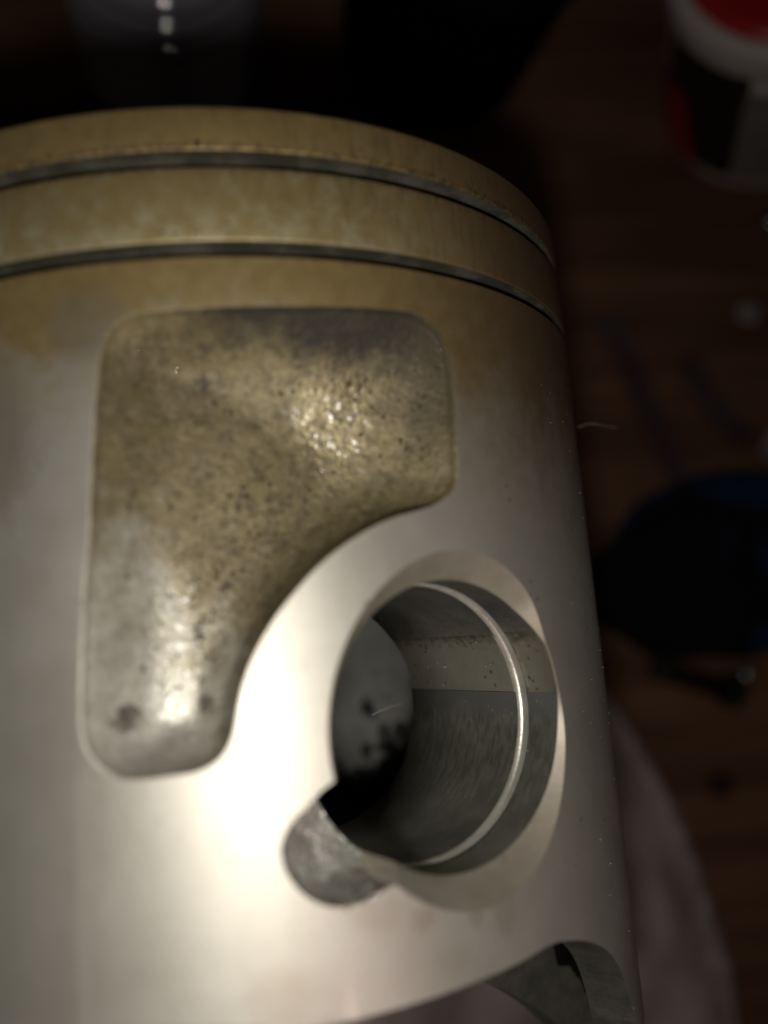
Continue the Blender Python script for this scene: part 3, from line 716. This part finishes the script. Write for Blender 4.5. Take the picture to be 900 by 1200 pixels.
# ------------------------------------------------------------------ dust and burrs on the piston
ico = []
def grain(V, F, c, nrm, rad):
    b_ = len(V); t1 = Vector(nrm).orthogonal().normalized(); t2 = Vector(nrm).cross(t1); k_ = rng.uniform(.6, 1.3, 6)
    dirs = [Vector(nrm), t1, t2, -t1, -t2, -Vector(nrm)]
    V += [tuple(Vector(c) + d_ * rad * k for d_, k in zip(dirs, k_))] if False else [tuple(Vector(c) + d_ * rad * k) for d_, k in zip(dirs, k_)]
    for i in range(4):
        j = (i + 1) % 4; F += [(b_, b_ + 1 + i, b_ + 1 + j), (b_ + 5, b_ + 1 + j, b_ + 1 + i)]
V, F = [], []
for _ in range(64):
    ph = rng.uniform(.80, 1.22); a_ = rng.uniform(-1.95, -.35) * R
    grain(V, F, P(R * math.sin(ph), -R * math.cos(ph), a_), PN(math.sin(ph), -math.cos(ph), 0), 10 ** rng.uniform(-2.0, -1.3) / 1000)
for _ in range(130):
    th = rng.uniform(-1.3, 1.2); h_ = rng.uniform(HE + 1, .93 * R)
    p_ = HP(h_, (R0 - .1) * math.cos(th), (R0 - .1) * math.sin(th)); n_ = -(ev * math.cos(th)) - np.array([0, 0, math.sin(th)])
    grain(V, F, p_, PN(*n_), 10 ** rng.uniform(-1.8, -1.3) / 1000)
M_DUST = mat_simple('pale_dust', (.55, .50, .43), (.7, .66, .58), 3000, .7)
d = mesh('dust_specks', V, F, piston, M_DUST, False); d['kind'] = 'stuff'
M_GLINT = mat_simple('bright_aluminium_chip', (.86, .82, .76), (.92, .89, .84), 2000, .10, 1.0, .05)
def chip(ph, a_, rad):
    V, F = lathe([(max(.01, math.sin(t)), -math.cos(t)) for t in np.linspace(.03, PI - .03, 9)], 14)
    q_ = np.array([[ph * R, a_ * R]]); rr = R - (pocket_depth(q_)[0] if inpoly(q_, pocket)[0] else 0)
    c = P(rr * math.sin(ph), -rr * math.cos(ph), a_ * R)
    rad *= 1.35; mesh('metal_chip', [(c[0] + x * rad / 1000, c[1] + y * rad / 1000, c[2] + (z - .2) * rad / 1000) for x, y, z in V], F, piston, M_GLINT)
for ph, a_, rad in ((-.028, -.084, .17), (-.102, -.259, .10), (-.077, -.264, .11), (-.037, -.262, .10), (.021, -.246, .10), (-.179, -.466, .10), (-.108, -.488, .15), (.461, -.463, .07), (.190, -1.488, .22), (.200, -1.481, .18), (.172, -1.492, .16), (.208, -1.476, .15)): chip(ph, a_, rad)

# burnt-oil specks sitting in the pores of the casting
V, F = [], []
U = []
while len(U) < 420:
    a_ = rng.uniform(-1.22, -.43); u_ = rng.uniform(-.28, .46)
    band = math.exp(-((u_ + .02 - (a_ + .93) * .42) / .10) ** 2) * math.exp(-((a_ + .93) / .22) ** 2)
    rt = math.exp(-((u_ - .42) / .06) ** 2) * math.exp(-((a_ + .56) / .14) ** 2) + .7 * math.exp(-((a_ + .52) / .05) ** 2) * (u_ > .1)
    if rng.uniform() < .05 + .95 * band + .8 * rt and inpoly(np.array([[u_ * R, a_ * R]]), pocket)[0]: U.append((u_, a_))
U = np.array(U) * R; D = pocket_depth(U)
for (x_, z_), dp in zip(U, D):
    n3 = wrap(np.array([[x_ + .1, z_]]), pocket_depth(np.array([[x_ + .1, z_]])))[0]; p3 = wrap(np.array([[x_, z_]]), np.array([dp]))[0]; m3 = wrap(np.array([[x_, z_ + .1]]), pocket_depth(np.array([[x_, z_ + .1]])))[0]
    nn = np.cross(n3 - p3, m3 - p3); nn = Vector(PN(*(nn / np.linalg.norm(nn)))); t1 = nn.orthogonal().normalized(); t2 = nn.cross(t1)
    rad = 10 ** rng.uniform(-1.25, -.56) / 1000; c_ = Vector(P(*p3)); b_ = len(V)
    V.append(tuple(c_ + nn * min(rad * .3, .00003)))
    m = 9; ph0 = rng.uniform(0, 6.3, 3)
    for k_ in range(m):
        an = 2 * PI * k_ / m; rr = rad * (1 + .3 * math.sin(2 * an + ph0[0]) + .25 * math.sin(3 * an + ph0[1]))
        V.append(tuple(c_ + (t1 * math.cos(an) + t2 * math.sin(an)) * rr - nn * .00001))
    F += [(b_, b_ + 1 + k_, b_ + 1 + (k_ + 1) % m) for k_ in range(m)]
sp = mesh('oil_specks', V, F, piston, mat_simple('burnt_oil', (.050, .034, .018), (.095, .066, .036), 1500, .8)); sp['kind'] = 'stuff'
